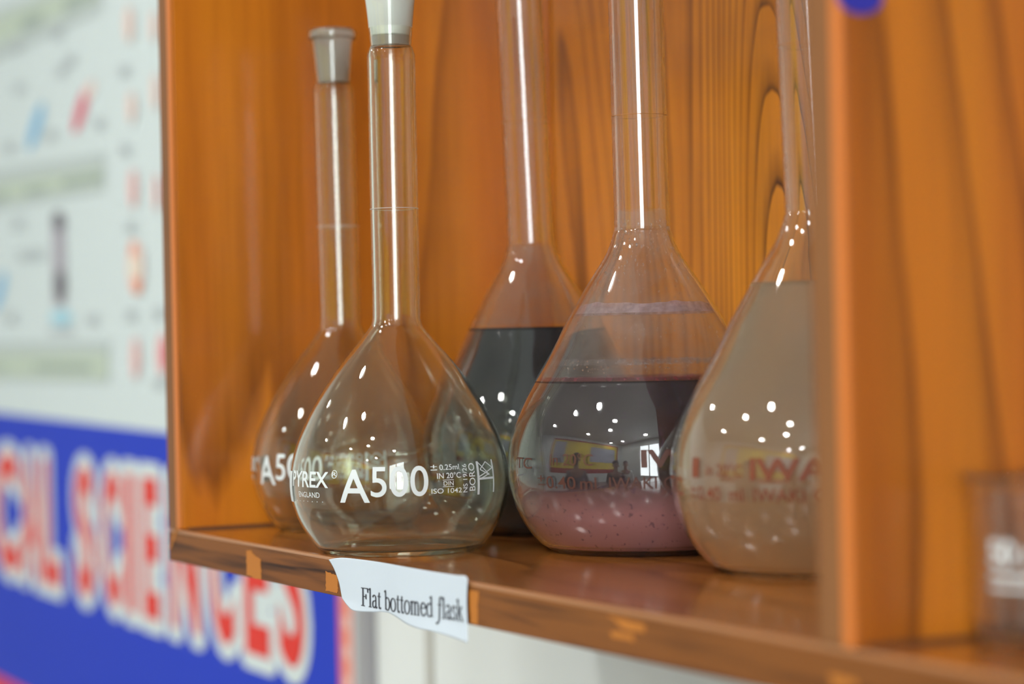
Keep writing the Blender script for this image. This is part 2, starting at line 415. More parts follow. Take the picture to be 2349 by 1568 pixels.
for k, c in enumerate(chips):
    pts = patch([pw(*q) for q in c], k)
    vs = [(x, -.00115, z) for x, z in pts]; n = len(vs); vs += [(x, -.0009, z) for x, z in pts]
    fs = [list(range(n)), list(range(2 * n - 1, n - 1, -1))] + [(i, (i + 1) % n, n + (i + 1) % n, n + i) for i in range(n)]
    o = mesh('worn_patch', vs, fs, m_chip, cab); o['label'] = 'bare orange patch'
# bevelled orange corner where upright meets shelf
mesh('corner_chip', [(-TH, -.00125, -.0115), (-.0145, -.00125, -.0115), (-.001, -.00125, .0015), (-.004, -.00125, .0015)], [(0, 1, 2, 3)], m_chip, cab)

# ------------------------------------------------------------------ flasks
T0 = Vector((-D.x, -D.y)).normalized(); T1 = Vector((R.x, R.y)).normalized()
P500 = [(0, .0362), (.0023, .0394), (.0055, .0421), (.0136, .0472), (.0216, .0503), (.0296, .0517), (.0375, .0517), (.0457, .0503), (.0537, .0479), (.0616, .0444),
        (.0696, .0403), (.0778, .0353), (.0857, .0299), (.0937, .0237), (.1010, .0176), (.1059, .0138), (.1094, .0118), (.118, .0113), (.165, .0114), (.2226, .0114),
        (.2360, .0114), (.2395, .0109), (.2420, .0099), (.2440, .0098), (.2640, .0117), (.2655, .0130), (.2675, .0136), (.2700, .0134), (.2712, .0124)]
P1000 = [(0, .0462), (.0025, .0500), (.0056, .0537), (.0147, .0601), (.024, .0638), (.0333, .0658), (.0423, .0661), (.0516, .0650), (.0609, .0622), (.07, .0581), (.0793, .0530),
         (.0886, .0474), (.0977, .0421), (.107, .0372), (.1161, .0319), (.1240, .0272), (.1306, .0230), (.1398, .0172), (.149, .0138), (.1564, .0131), (.2, .0130), (.29, .0130),
         (.300, .0132), (.303, .0150), (.307, .0152), (.309, .0142)]
def flask(name, label, loc, prof, gm, scale=1.0, lean=0.0, thick=.0017, level=None, liquid=None, lname='liquid', mark_z=.165, mark_mat=None):
    t = thing(name, label, 'flask', loc)
    s = scale
    op = spline([(z, r * s) for z, r in prof], 5)
    def sh(z):
        k = lean * max(0, z - .03); return (-R.x * k * 1.0, -R.y * k * 1.0)
    # inner wall from outward normals
    inner = []
    for i, (z, r) in enumerate(op):
        a = op[max(0, i - 1)]; b = op[min(len(op) - 1, i + 1)]
        dz, dr = b[0] - a[0], b[1] - a[1]; l = math.hypot(dz, dr) or 1
        nr, nz = dz / l, -dr / l
        tk = thick if z < .236 or len(prof) < 29 or prof is not P500 else .0008 + (thick - .0008) * max(0, (.2415 - z) / .0055)
        inner.append((z - nz * tk, max(.002, r - nr * tk)))
    floor_t = .0028
    inner = [(z, r) for z, r in inner if z > floor_t + .0015]
    ri = inner[0][1]
    body = [(0, .0012), (.55 * op[0][1], .0012), (.92 * op[0][1], .0006)] + [(r, z) for z, r in op]
    body += [(r, z) for z, r in reversed(inner)] + [(ri - .0008, floor_t + .0007), (ri - .003, floor_t), (0, floor_t + .0002)]
    lathe('glass_body', body, gm, t, shear=sh)
    if level:
        g = .00012
        lp = [(0, floor_t + .0003 + g), (ri - .0031, floor_t + g), (ri - .001, floor_t + .0008 + g)]
        for z, r in inner:
            if z < level: lp.append((r - g, z))
        rl = radius_at(inner, level) - g
        lp += [(rl, level + .0008), (rl - .0006, level + .0002), (rl - .002, level - .0002), (0, level - .0002)]
        lathe(lname, lp, liquid, t, shear=sh)
    if mark_mat:
        rr = radius_at(op, mark_z); k = sh(mark_z)
        o = lathe('graduation_line', [(rr + .00004, mark_z - .00012), (rr + .00014, mark_z), (rr + .00004, mark_z + .00012)], mark_mat, t, shear=sh, closed=True)
    return t, op, inner, sh

FR = (0.1970, 0.0414); BK = (.0512, .0765); BL = (.134, .1535); PK = (.2672, .1391); CL = (.4035, .1461)
f_front, op5, in5, sh_f = flask('volumetric_flask', 'empty clear flask with white stopper and sharp white print, at the shelf front edge', (*FR, 0), P500, m_glass, scale=1.015, mark_z=.164, mark_mat=m_ringw)
f_back, op5b, in5b, sh_b = flask('volumetric_flask', 'blurred empty clear flask with open frosted mouth, leftmost by the side panel', (*BK, 0), P500, m_glass, scale=.973, lean=.010, mark_z=.164, mark_mat=m_ringw)
f_black, opb, inb, sh_k = flask('volumetric_flask', 'flask half filled with blue-black liquid, standing behind the front clear flask', (*BL, 0), P1000, m_glass1, scale=.94, lean=.029, level=.1055, liquid=m_black, mark_z=.215, mark_mat=m_ringo)
f_pink, opp, inp, sh_p = flask('volumetric_flask', 'large flask of dark plum liquid with mauve sediment, in the middle of the shelf', (*PK, 0), P1000, m_glass1, scale=1.013, lean=.008, level=.0788, liquid=m_plum, mark_z=.2045, mark_mat=m_ringo)
f_clear, opc, inc, sh_c = flask('volumetric_flask', 'large flask of cloudy beige water partly hidden by the partition panel', (*CL, 0), P1000, m_glass1, scale=1.013, lean=.028, level=.120, liquid=m_beige, mark_z=.221, mark_mat=m_ringo)

# ground joints and stopper
def sleeve(parent, inner, sh, z0, z1, m, name, gap=.0003, th=.0005, s=1.0):
    zs = [z0 + (z1 - z0) * i / 12 for i in range(13)]
    pr = [(radius_at(inner, z) - gap, z) for z in zs] + [(radius_at(inner, z) - gap - th, z) for z in reversed(zs)]
    return lathe(name, pr, m, parent, shear=sh)
def inner_sorted(inner): return sorted(inner)
i5 = inner_sorted(in5); i5b = inner_sorted(in5b)
sleeve(f_back, i5b, sh_b, .2425, .2703, m_frost, 'ground_joint')['label'] = 'frosted ground joint'
sleeve(f_front, i5, sh_f, .2425, .2468, m_frost, 'ground_joint')['label'] = 'frosted ground joint'
st = thing('flask_stopper', 'white milky stopper in the neck of the front clear flask', 'stopper', (*FR, .2472))
r0 = radius_at(i5, .2472) - .0002; r1 = radius_at(i5, .266) - .0003
lathe('plug', [(0, 0), (r0 - .0004, 0), (r0, .0005), (r1, .0188), (r1, .0262), (0, .0262)], m_stop, st, seg=64)
lathe('cap', [(0, .0262), (.0135, .0262), (.0148, .0275), (.0150, .034), (.0138, .036), (0, .0365)], m_stop, st, seg=64)

# ------------------------------------------------------------------ print on glass
def text_mesh(s, off=0.0, shear=0.0):
    cu = bpy.data.curves.new('t', 'FONT'); cu.body = s; cu.offset = off; cu.resolution_u = 6; cu.shear = shear
    o = bpy.data.objects.new('t', cu); link(o)
    bpy.context.view_layer.update()
    me = bpy.data.meshes.new_from_object(o)
    vs = [tuple(v.co[:2]) for v in me.vertices]; fs = [tuple(p.vertices) for p in me.polygons]
    bpy.data.objects.remove(o); bpy.data.curves.remove(cu); bpy.data.meshes.remove(me)
    return vs, fs
def fit(vf, x0, x1, y0, y1, rot=False):
    vs, fs = vf
    if rot: vs = [(-y, x) for x, y in vs]        # reads upwards
    ax, bx = min(v[0] for v in vs), max(v[0] for v in vs); ay, by = min(v[1] for v in vs), max(v[1] for v in vs)
    return [(x0 + (v[0] - ax) / (bx - ax) * (x1 - x0), y0 + (v[1] - ay) / (by - ay) * (y1 - y0)) for v in vs], fs
def rect(x0, x1, y0, y1): return [(x0, y0), (x1, y0), (x1, y1), (x0, y1)], [(0, 1, 2, 3)]
def line(a, b, w):
    d = Vector((b[0] - a[0], b[1] - a[1])).normalized(); n = Vector((-d.y, d.x)) * w / 2; A, B = Vector(a), Vector(b)
    return [tuple(A - n), tuple(B - n), tuple(B + n), tuple(A + n)], [(0, 1, 2, 3)]
def ring2d(cx, cy, rx, ry, w, n=28):
    vs = []; fs = []
    for i in range(n):
        a = 2 * math.pi * i / n
        vs += [(cx + rx * math.cos(a), cy + ry * math.sin(a)), (cx + (rx - w) * math.cos(a), cy + (ry - w) * math.sin(a))]
    for i in range(n):
        j = (i + 1) % n; fs.append((2 * i, 2 * j, 2 * j + 1, 2 * i + 1))
    return vs, fs
def wrap(parts, parent, prof, sh, m, name, rref, lift=.00012):
    """parts are flat shapes in (arc length at rref, height); wrap them on the bulb, facing the photographer at arc 0."""
    t0 = Vector((CAM.x - parent.location.x, CAM.y - parent.location.y)).normalized(); t1 = Vector((-t0.y, t0.x))
    bm = bmesh.new()
    for vs, fs in parts:
        bv = [bm.verts.new((x, 0, z)) for x, z in vs]
        for f in fs:
            try: bm.faces.new([bv[i] for i in f])
            except ValueError: pass
    xs = [v.co.x for v in bm.verts]; zs = [v.co.z for v in bm.verts]
    step = .0015
    k = math.floor(min(xs) / step)
    while k * step < max(xs):
        bmesh.ops.bisect_plane(bm, geom=bm.verts[:] + bm.edges[:] + bm.faces[:], plane_co=(k * step, 0, 0), plane_no=(1, 0, 0)); k += 1
    k = math.floor(min(zs) / step)
    while k * step < max(zs):
        bmesh.ops.bisect_plane(bm, geom=bm.verts[:] + bm.edges[:] + bm.faces[:], plane_co=(0, 0, k * step), plane_no=(0, 0, 1)); k += 1
    for v in bm.verts:
        phi = v.co.x / rref; z = v.co.z; r = radius_at(prof, z) + lift; s = sh(z)
        n = t0 * math.cos(phi) + t1 * math.sin(phi)
        v.co = Vector((n.x * r + s[0], n.y * r + s[1], z))
    bmesh.ops.recalc_face_normals(bm, faces=bm.faces)
    return from_bm(name, bm, m, parent)
R5 = .0519; DEG = math.pi / 180
def a5(d): return d * DEG * R5
def pyrex(detail=True):
    p = [rect(a5(-88), a5(-75.5), .0252, .0398),
         fit(text_mesh('PYREX', .018), a5(-73.4), a5(-39), .0330, .0404),
         fit(text_mesh('R', .01), a5(-36.4), a5(-33.9), .0385, .0403), ring2d(a5(-35.2), .0394, .00165, .0019, .00028),
         fit(text_mesh('ENGLAND', 0), a5(-64.5), a5(-45.3), .0283, .0308),
         fit(text_mesh('A', .010), a5(-32), a5(-15.4), .0264, .0416),
         fit(text_mesh('500', .006), a5(-14.8), a5(14.4), .0289, .0429),
         fit(text_mesh('+', .0), a5(15.8), a5(19.3), .0414, .0430), rect(a5(15.8), a5(19.3), .0405, .0409),
         fit(text_mesh('0.25ml', .006), a5(20.6), a5(31.8), .0405, .0430),
         fit(text_mesh('IN 20°C', .006), a5(19.0), a5(32.4), .0366, .0393),
         fit(text_mesh('DIN', .004), a5(22.4), a5(28.0), .03335, .0353),
         rect(a5(22.0), a5(28.2), .03575, .0360), rect(a5(22.0), a5(28.2), .0327, .03295),
         fit(text_mesh('ISO 1042', .004), a5(15.9), a5(32.8), .0298, .0321),
         fit(text_mesh('NS 19/26', .004), a5(33.7), a5(36.4), .0297, .0428, rot=True),
         fit(text_mesh('BORO', .004), a5(37.7), a5(41.6), .0302, .0430, rot=True)]
    for i in range(9): p.append(ring2d(a5(-76 + i * 4.05), .0264, .00024, .00024, .00023, 10))
    x0, x1 = a5(43.2), a5(57.0); zt, zb = .0436, .0282; zm = .0356
    p += [rect(x0, x0 + .0014, zb, zt), rect(x1 - .0011, x1, zb + .0005, zt + .0004), rect(x0, x1, zm - .0006, zm + .0004)]
    xm = (x0 + x1) / 2 + .0004
    pts = [(x0 + .0012, zm), (x1 - .0006, .0407), (xm + .0012, .0425)]
    lw = .0005
    p += [line((x0 + .001, .0433), (xm + .002, .0370), lw), line((x0 + .001, .0364), (x1 - .001, .0402), lw), line((x1 - .001, .0402), (xm, .0432), lw),
          line((xm, .0432), (x0 + .0022, .0398), lw), line((x0 + .0022, .0398), (xm + .002, .0370), lw), line((x0 + .001, .0352), (xm + .002, .0376), lw)]
    return p
wrap(pyrex(), f_front, op5, sh_f, m_white, 'printed_marking', R5)
# the back flask is turned: its print starts further round to the left
pb = [([(x - a5(32.0) * 1.0, z) for x, z in vs], fs) for vs, fs in pyrex()]
wrap(pb, f_back, op5b, sh_b, m_white, 'printed_marking', R5 * 1.0)
R1 = .0661
def a1(d): return d * DEG * R1
def iwaki(): return [
    fit(text_mesh('TC', .004), a1(-66), a1(-53), .0405, .0455),
    fit(text_mesh('in 20°C', .0), a1(-42), a1(-22), .0425, .0480),
    fit(text_mesh('IWAKI', .028), a1(-3), a1(38), .0415, .0495),
    fit(text_mesh('+', 0), a1(-49.5), a1(-45.2), .0350, .0378), rect(a1(-49.5), a1(-45.2), .0333, .0338),
    fit(text_mesh('0.40', .002), a1(-44.3), a1(-29.8), .0320, .0376),
    fit(text_mesh('ml', .002), a1(-27.7), a1(-20.8), .0320, .0374),
    fit(text_mesh('IWAKI GLASS', .002), a1(-15.6), a1(24), .0320, .0374)]
wrap(iwaki(), f_pink, opp, sh_p, m_brown, 'printed_marking', R1)
m_brown2 = mat('rust_enamel_print', (.17, .042, .016), .6)
def iwaki2(): return [
    fit(text_mesh('1', .03), a1(-56), a1(-52), .0415, .0495),
    fit(text_mesh('in 20°C', .0), a1(-48), a1(-31), .0425, .0475),
    fit(text_mesh('IWAKI', .028), a1(-28), a1(12), .0410, .0500),
    fit(text_mesh('TC', .004), a1(-80), a1(-64), .0335, .0410),
    fit(text_mesh('+', 0), a1(-58), a1(-54), .0350, .0378), rect(a1(-58), a1(-54), .0333, .0338),
    fit(text_mesh('0.40', .004), a1(-53), a1(-41), .0325, .0380),
    fit(text_mesh('ml', .004), a1(-37), a1(-31), .0325, .0380),
    fit(text_mesh('IWAKI GLASS', .004), a1(-27), a1(13), .0325, .0380)]
wrap(iwaki2(), f_clear, opc, sh_c, m_brown2, 'printed_marking', R1)

# ------------------------------------------------------------------ residue, film and drops in the plum flask
def film_mat(name, col, lo, hi, scale, zlo=None, zhi=None):
    m = bpy.data.materials.new(name); m.use_nodes = True
    nt = m.node_tree; nt.nodes.remove(nt.nodes['Principled BSDF']); out = nt.nodes['Material Output']
    tr = N(m, 'ShaderNodeBsdfTransparent'); di = N(m, 'ShaderNodeBsdfDiffuse'); di.inputs[0].default_value = (*col, 1)
    tl = N(m, 'ShaderNodeBsdfTranslucent'); tl.inputs[0].default_value = (*col, 1)
    dm = N(m, 'ShaderNodeMixShader'); dm.inputs[0].default_value = .5; L(m, di.outputs[0], dm.inputs[1]); L(m, tl.outputs[0], dm.inputs[2])
    tc = N(m, 'ShaderNodeTexCoord'); nn = N(m, 'ShaderNodeTexNoise'); nn.inputs['Scale'].default_value = scale; nn.inputs['Detail'].default_value = 8
    L(m, tc.outputs['Object'], nn.inputs['Vector'])
    r = ramp(m, [(.35, (lo,) * 3), (.65, (hi,) * 3)]); L(m, nn.outputs[0], r.inputs[0])
    mx = N(m, 'ShaderNodeMixShader'); L(m, r.outputs[0], mx.inputs[0]); L(m, tr.outputs[0], mx.inputs[1]); L(m, dm.outputs[0], mx.inputs[2]); L(m, mx.outputs[0], out.inputs[0])
    return m
def film(parent, inner, sh, z0, z1, m, name, gap=.00025, wob=0.0):
    zs = [z0 + (z1 - z0) * i / 14 for i in range(15)]
    o = lathe(name, [(radius_at(inner, z) - gap, z) for z in zs], m, parent, shear=sh, closed=False)
    if wob:
        rr = random.Random(3); ph = [rr.uniform(0, 6) for _ in range(6)]
        for v in o.data.vertices:
            if v.co.z > (z0 + z1) / 2:
                a = math.atan2(v.co.y, v.co.x); v.co.z += wob * sum(math.sin(a * k * 5 + ph[k - 1]) / k for k in range(1, 6))
    return o
ip = inner_sorted(inp)
film(f_pink, ip, sh_p, .0812, .160, film_mat('condensation', (.78, .70, .70), .04, .22, 60), 'condensation_film')['label'] = 'misty condensation above the liquid'
film(f_pink, ip, sh_p, .1108, .1154, film_mat('pink_residue', (.80, .58, .64), .45, .8, 300), 'residue_ring', gap=.0004, wob=.0004)['label'] = 'pale pink dried ring'
film(f_pink, ip, sh_p, .0797, .0814, film_mat('wine_residue', (.30, .07, .10), .45, .75, 200), 'residue_ring', gap=.0004)['label'] = 'wine red waterline'
film(f_pink, ip, sh_p, .0868, .0895, film_mat('grey_residue', (.55, .48, .50), .05, .4, 500), 'residue_ring', gap=.0004, wob=.0003)['label'] = 'faint beaded ring'
ik = inner_sorted(inb)
film(f_black, ik, sh_k, .1080, .150, film_mat('dull_film', (.55, .50, .46), .03, .16, 40), 'condensation_film')['label'] = 'dull film above the black liquid'
def drops(parent, inner, sh, zones, seed):
    rr = random.Random(seed); bm = bmesh.new()
    for z0, z1, n, s0, s1 in zones:
        for _ in range(n):
            z = rr.uniform(z0, z1); a = rr.uniform(0, 2 * math.pi); r = radius_at(inner, z) - .0003; s = sh(z); q = rr.uniform(s0, s1)
            mtx = Matrix.Translation((r * math.cos(a) + s[0], r * math.sin(a) + s[1], z)) @ Matrix.Scale(q, 4) @ Matrix.Diagonal((.8, .8, 1.2, 1))
            bmesh.ops.create_icosphere(bm, subdivisions=2, radius=1, matrix=mtx)
    o = from_bm('water_droplets', bm, m_drop, parent, smooth=True); o['kind'] = 'stuff'; return o
drops(f_pink, ip, sh_p, [(.125, .155, 260, .0002, .0007), (.083, .089, 220, .00015, .0005), (.098, .125, 260, .00015, .0005)], 1)

# ------------------------------------------------------------------ paper label
def bez(pts, t):
    n = len(pts) - 1; x = t * n; i = min(n - 1, int(x)); f = x - i
    P_ = [pts[max(0, i - 1)], pts[i], pts[i + 1], pts[min(n, i + 2)]]
    return Vector([.5 * (2 * P_[1][c] + (P_[2][c] - P_[0][c]) * f + (2 * P_[0][c] - 5 * P_[1][c] + 4 * P_[2][c] - P_[3][c]) * f * f + (-P_[0][c] + 3 * P_[1][c] - 3 * P_[2][c] + P_[3][c]) * f ** 3) for c in (0, 1)])
def pz(px, py): q = at(px, py, 1, -.0022); return (q.x, q.z)
top = [pz(*q) for q in ((753, 1283), (775, 1279), (800, 1279.5), (850, 1286), (900, 1294), (950, 1303), (1000, 1312), (1045, 1318.5), (1066, 1320), (1073, 1328))]
bot = [pz(*q) for q in ((785, 1371), (800, 1389), (815, 1400), (850, 1403), (880, 1403), (900, 1409), (945, 1435), (1000, 1449), (1040, 1461), (1076, 1474))]
lef = [pz(*q) for q in ((753, 1283), (765, 1302), (777, 1332), (782, 1355), (785, 1371))]
rig = [pz(*q) for q in ((1073, 1328), (1071, 1350), (1070, 1385), (1072, 1430), (1076, 1474))]
def paper_y(x, z):
    k = max(0.0, -TH - z)
    return -.0020 - .10 * k - .0006 * math.sin((x - .2) * 60) * min(1, k / .01) - .0003 * math.sin(x * 90)
NX, NZ = 60, 26
pv = []; pf = []
c00, c10, c01, c11 = Vector(top[0]), Vector(top[-1]), Vector(bot[0]), Vector(bot[-1])
for j in range(NZ + 1):
    v = j / NZ
    for i in range(NX + 1):
        u = i / NX
        q = (1 - v) * bez(top, u) + v * bez(bot, u) + (1 - u) * bez(lef, v) + u * bez(rig, v) - ((1 - u) * (1 - v) * c00 + u * (1 - v) * c10 + (1 - u) * v * c01 + u * v * c11)
        pv.append((q.x, paper_y(q.x, q.y), q.y))
for j in range(NZ):
    for i in range(NX):
        a = j * (NX + 1) + i; pf.append((a, a + 1, a + NX + 2, a + NX + 1))
m_paper = mat('white_paper', (.54, .62, .70), .85, spec=.2)
b = m_paper.node_tree.nodes['Principled BSDF']; b.inputs['Subsurface Weight'].default_value = 0
lab = thing('paper_label', 'torn white paper label with black serif lettering stuck to the shelf edge', 'label', (0, 0, 0))
o = mesh('paper_sheet', pv, pf, m_paper, lab, smooth=True)
sol = o.modifiers.new('thickness', 'SOLIDIFY'); sol.thickness = .00012; sol.offset = 0
# serif letters drawn with a broad nib
def arc(cx, cy, rx, ry, a0, a1, n=12): return [(cx + rx * math.cos(math.radians(a0 + (a1 - a0) * i / n)), cy + ry * math.sin(math.radians(a0 + (a1 - a0) * i / n))) for i in range(n + 1)]
GL = {
 'F': (.50, [[(.12, 0), (.12, .66)], [(.0, 0), (.24, 0)], [(.0, .66), (.44, .66)], [(.44, .66), (.46, .52)], [(.12, .35), (.32, .35)], [(.32, .43), (.32, .27)]]),
 'l': (.25, [[(.12, .0), (.12, .68)], [(.02, 0), (.22, 0)], [(.02, .63), (.12, .67)]]),
 'a': (.38, [arc(.16, .34, .11, .11, 160, 0) + [(.27, .06), (.31, .0), (.37, .03)], [(.27, .27)] + arc(.15, .12, .11, .12, 110, 290) + [(.27, .09)]]),
 't': (.28, [[(.15, .56), (.12, .44), (.12, .10), (.15, .01), (.21, .0), (.26, .04)], [(.02, .43), (.25, .43)]]),
 'b': (.43, [[(.09, .02), (.09, .68)], [(.0, .63), (.09, .67)], arc(.21, .22, .16, .22, 140, -140, 18)]),
 'o': (.43, [arc(.21, .22, .17, .225, 0, 360, 22)]),
 'm': (.64, [[(.1, 0), (.1, .44)], [(.01, .40), (.1, .44)]] + [[(.1 + k, .33)] + arc(.21 + k, .34, .1, .1, 120, 0) + [(.31 + k, 0)] for k in (0, .21)] + [[(.03 + k, 0), (.17 + k, 0)] for k in (0, .21, .42)]),
 'e': (.38, [[(.05, .26), (.34, .26)], arc(.20, .22, .15, .22, 12, 325, 20)]),
 'd': (.44, [[(.33, .02), (.33, .68)], [(.23, .63), (.33, .67)], arc(.20, .22, .16, .22, 40, 320, 18), [(.33, .02), (.41, .02)]]),
 'f': (.29, [[(.36, .60)] + arc(.26, .60, .09, .09, 20, 180, 8) + [(.15, .3), (.12, -.05), (.07, -.17), (.0, -.20), (-.05, -.16)], [(.04, .43), (.29, .43)]]),
 's': (.33, [[(.27, .36), (.22, .43), (.13, .44), (.06, .38), (.07, .30), (.16, .24), (.25, .18), (.27, .09), (.2, .01), (.11, .0), (.05, .07)]]),
 'k': (.43, [[(.1, 0), (.1, .68)], [(.01, .63), (.1, .67)], [(.01, 0), (.19, 0)], [(.11, .2), (.31, .43)], [(.23, .43), (.38, .43)], [(.19, .28), (.36, 0)], [(.28, 0), (.43, 0)]]),
 ' ': (.25, [])}
def nib(strokes, ox):
    quads = []
    for s in strokes:
        for a, b_ in zip(s, s[1:]):
            d = Vector((b_[0] - a[0], b_[1] - a[1])); l = d.length
            if l < 1e-6: continue
            d /= l; wd = .032 + .062 * abs(d.y) ** 1.4; n = Vector((-d.y, d.x)) * wd / 2; e = d * .012
            A, B = Vector(a) - e, Vector(b_) + e
            quads.append([(p.x + ox, p.y) for p in (A - n, B - n, B + n, A + n)])
    return quads
s_ = 'Flat bottomed flask'; adv = 0; quads = []
for ch in s_: wdt, st_ = GL[ch]; quads += nib(st_, adv); adv += wdt
base = [pz(*q) for q in ((829, 1387.5), (883, 1398), (929, 1406), (986, 1414), (1035, 1420), (1063, 1424))]
topl = [pz(*q) for q in ((826, 1346), (883, 1353.5), (929, 1360), (986, 1367), (1035, 1372), (1063, 1375))]
def on_line(pts, x):
    for p_, q_ in zip(pts, pts[1:]):
        if x <= q_[0] or q_ is pts[-1]:
            t = (x - p_[0]) / (q_[0] - p_[0]); return p_[1] + t * (q_[1] - p_[1])
xa, xb = base[0][0], base[-1][0]
vs = []; fs = []
for q in quads:
    k = len(vs)
    for (x, y) in q:
        X_ = xa + (xb - xa) * x / adv; zb = on_line(base, X_); zt = on_line(topl, X_); Z_ = zb + (zt - zb) * y / .68
        vs.append((X_, paper_y(X_, Z_) - .00022, Z_))
    fs.append((k, k + 1, k + 2, k + 3))
m_ink = mat('black_toner', (.02, .02, .03), .6)
mesh('lettering', vs, fs, m_ink, lab)

# ------------------------------------------------------------------ science banner on the wall
YW = YB - .006
ban = thing('wall_banner', 'white and blue banner with red block lettering on the wall left of the cabinet', 'banner', (0, 0, 0))
m_bw = mat('banner_white', (.66, .76, .78), .6, spec=.3); m_bb = mat('banner_blue', (.022, .055, .56), .6, spec=.15)
m_br = mat('banner_red', (.75, .030, .018), .5, spec=.3); m_brd = mat('banner_crimson', (.70, .05, .09), .45); m_sal = mat('banner_salmon', (.80, .30, .24), .5)
SL = -.018
def zl(z, x): return z + SL * (x + .9)
def flat(name, polys, mats, y, parent, mi=None):
    vs = []; fs = []
    for p in polys:
        k = len(vs); vs += [(x, y, z) for x, z in p]; fs.append(tuple(range(k, k + len(p))))
    return mesh(name, vs, fs, mats, parent, mi=mi)
def strip(x0, x1, z0, z1): return [(x0, zl(z0, x0)), (x1, zl(z0, x1)), (x1, zl(z1, x1)), (x0, zl(z1, x0))]
XBL, XBR = -1.95, -.338
bm = bmesh.new(); box_bm(bm, XBL, XBR, YW, YB - .0002, -.36, .80); from_bm('banner_sheet', bm, m_bw, ban)
BB = -.376
flat('blue_panel', [strip(XBL, BB, -.262, .030)], m_bb, YW - .0004, ban)['label'] = 'royal blue panel'
flat('red_strip', [strip(XBL, BB, -.355, -.262)], m_br, YW - .0004, ban)['label'] = 'red bottom strip'
# right border: crimson line, salmon field with pale dashes
bs_ = flat('border_strip', [strip(BB, BB + .006, -.355, .03), strip(BB + .006, BB + .027, -.355, .03)] +
     [strip(BB + .010, BB + .022, -.34 + k * .022, -.331 + k * .022) for k in range(16)], [m_brd, m_sal, mat('pale_pink', (.85, .55, .50), .5)], YW - .0006, ban, mi=[0, 1] + [2] * 16)
for p_ in bs_.data.polygons:
    if p_.index > 1:
        for v_ in p_.vertices: bs_.data.vertices[v_].co.y -= .0005
bs_['label'] = 'salmon and crimson ornamental border'
m_gry = mat('grey_side_strip', (.34, .34, .36), .4)  # narrow grey strip along the right side of the banner
bm = bmesh.new(); box_bm(bm, XBR, XBR + .018, YW - .003, YB - .0002, -.36, .80); from_bm('side_strip', bm, m_gry, ban)['label'] = 'grey strip'
# lettering with a white outline
boxes = [('C', 4, 47), ('A', 53, 94), ('L', 101, 139), ('S', 178, 218), ('C', 238, 279), ('I', 293, 312), ('E', 331, 368), ('N', 395, 458), ('C', 486, 540), ('E', 564, 620), ('S', 642, 700)]
ZB0, ZB1 = -.140, -.012
red_v, red_f, out_v, out_f = [], [], [], []; rows = {}
for ch, p0, p1 in boxes:
    py = 1170 + .27 * (p0 + p1) / 2
    x0, x1 = at(p0, py, 1, YW).x, at(p1, py, 1, YW).x
    if ch == 'C' and p0 < 10: x0 -= .03
    vs, fs = fit(text_mesh(ch, .028), x0, x1, ZB0, ZB1)
    bmx = bmesh.new(); bv = [bmx.verts.new((x, 0, z)) for x, z in vs]
    for f in fs:
        try: bmx.faces.new([bv[i] for i in f])
        except ValueError: pass
    bmesh.ops.remove_doubles(bmx, verts=bmx.verts, dist=1e-6)
    k = len(red_v); idx = {v: i for i, v in enumerate(bmx.verts)}
    red_v += [(v.co.x, YW - .0016, zl(v.co.z, v.co.x)) for v in bmx.verts]; red_f += [tuple(k + idx[v] for v in f.verts) for f in bmx.faces]
    W_ = .0135
    segs = [(e.verts[0].co.x, e.verts[0].co.z, e.verts[1].co.x, e.verts[1].co.z) for e in bmx.edges if len(e.link_faces) == 1]
    bmx.free()
    # everything nearer than W_ to the letter is outline: exact spans on fine rows
    nrow = 150
    for j in range(nrow):
        za = ZB0 - W_ + (ZB1 - ZB0 + 2 * W_) * j / nrow; z = za + (ZB1 - ZB0 + 2 * W_) / nrow / 2
        iv = []; cross = []
        for (ax, az, bx, bz) in segs:
            for k in range(3):
                t = k / 2; qx, qz = ax + (bx - ax) * t, az + (bz - az) * t
                h = W_ * W_ - (z - qz) ** 2
                if h > 0: h = math.sqrt(h); iv.append((qx - h, qx + h))
            l = math.hypot(bx - ax, bz - az)
            if l > W_ * .5:
                m_ = int(l / (W_ * .3))
                for k in range(m_ + 1):
                    t = k / m_; qx, qz = ax + (bx - ax) * t, az + (bz - az) * t
                    h = W_ * W_ - (z - qz) ** 2
                    if h > 0: h = math.sqrt(h); iv.append((qx - h, qx + h))
        iv.sort(); rows.setdefault(j, []).extend(iv)
for j, iv in rows.items():
    za = ZB0 - W_ + (ZB1 - ZB0 + 2 * W_) * j / 150; zb_ = za + (ZB1 - ZB0 + 2 * W_) / 150
    iv.sort(); cur = list(iv[0]); mer = []
    for p, q_ in iv[1:]:
        if p <= cur[1]: cur[1] = max(cur[1], q_)
        else: mer.append(cur); cur = [p, q_]
    mer.append(cur)
    for p, q_ in mer:
        k = len(out_v)
        out_v += [(x, YW - .0010, zl(z, x)) for x, z in ((p, za), (q_, za), (q_, zb_), (p, zb_))]; out_f.append((k, k + 1, k + 2, k + 3))
mesh('lettering_outline', out_v, out_f, m_bw, ban)['label'] = 'white outline of the lettering'
mesh('lettering', red_v, red_f, m_br, ban)['label'] = 'red block letters'
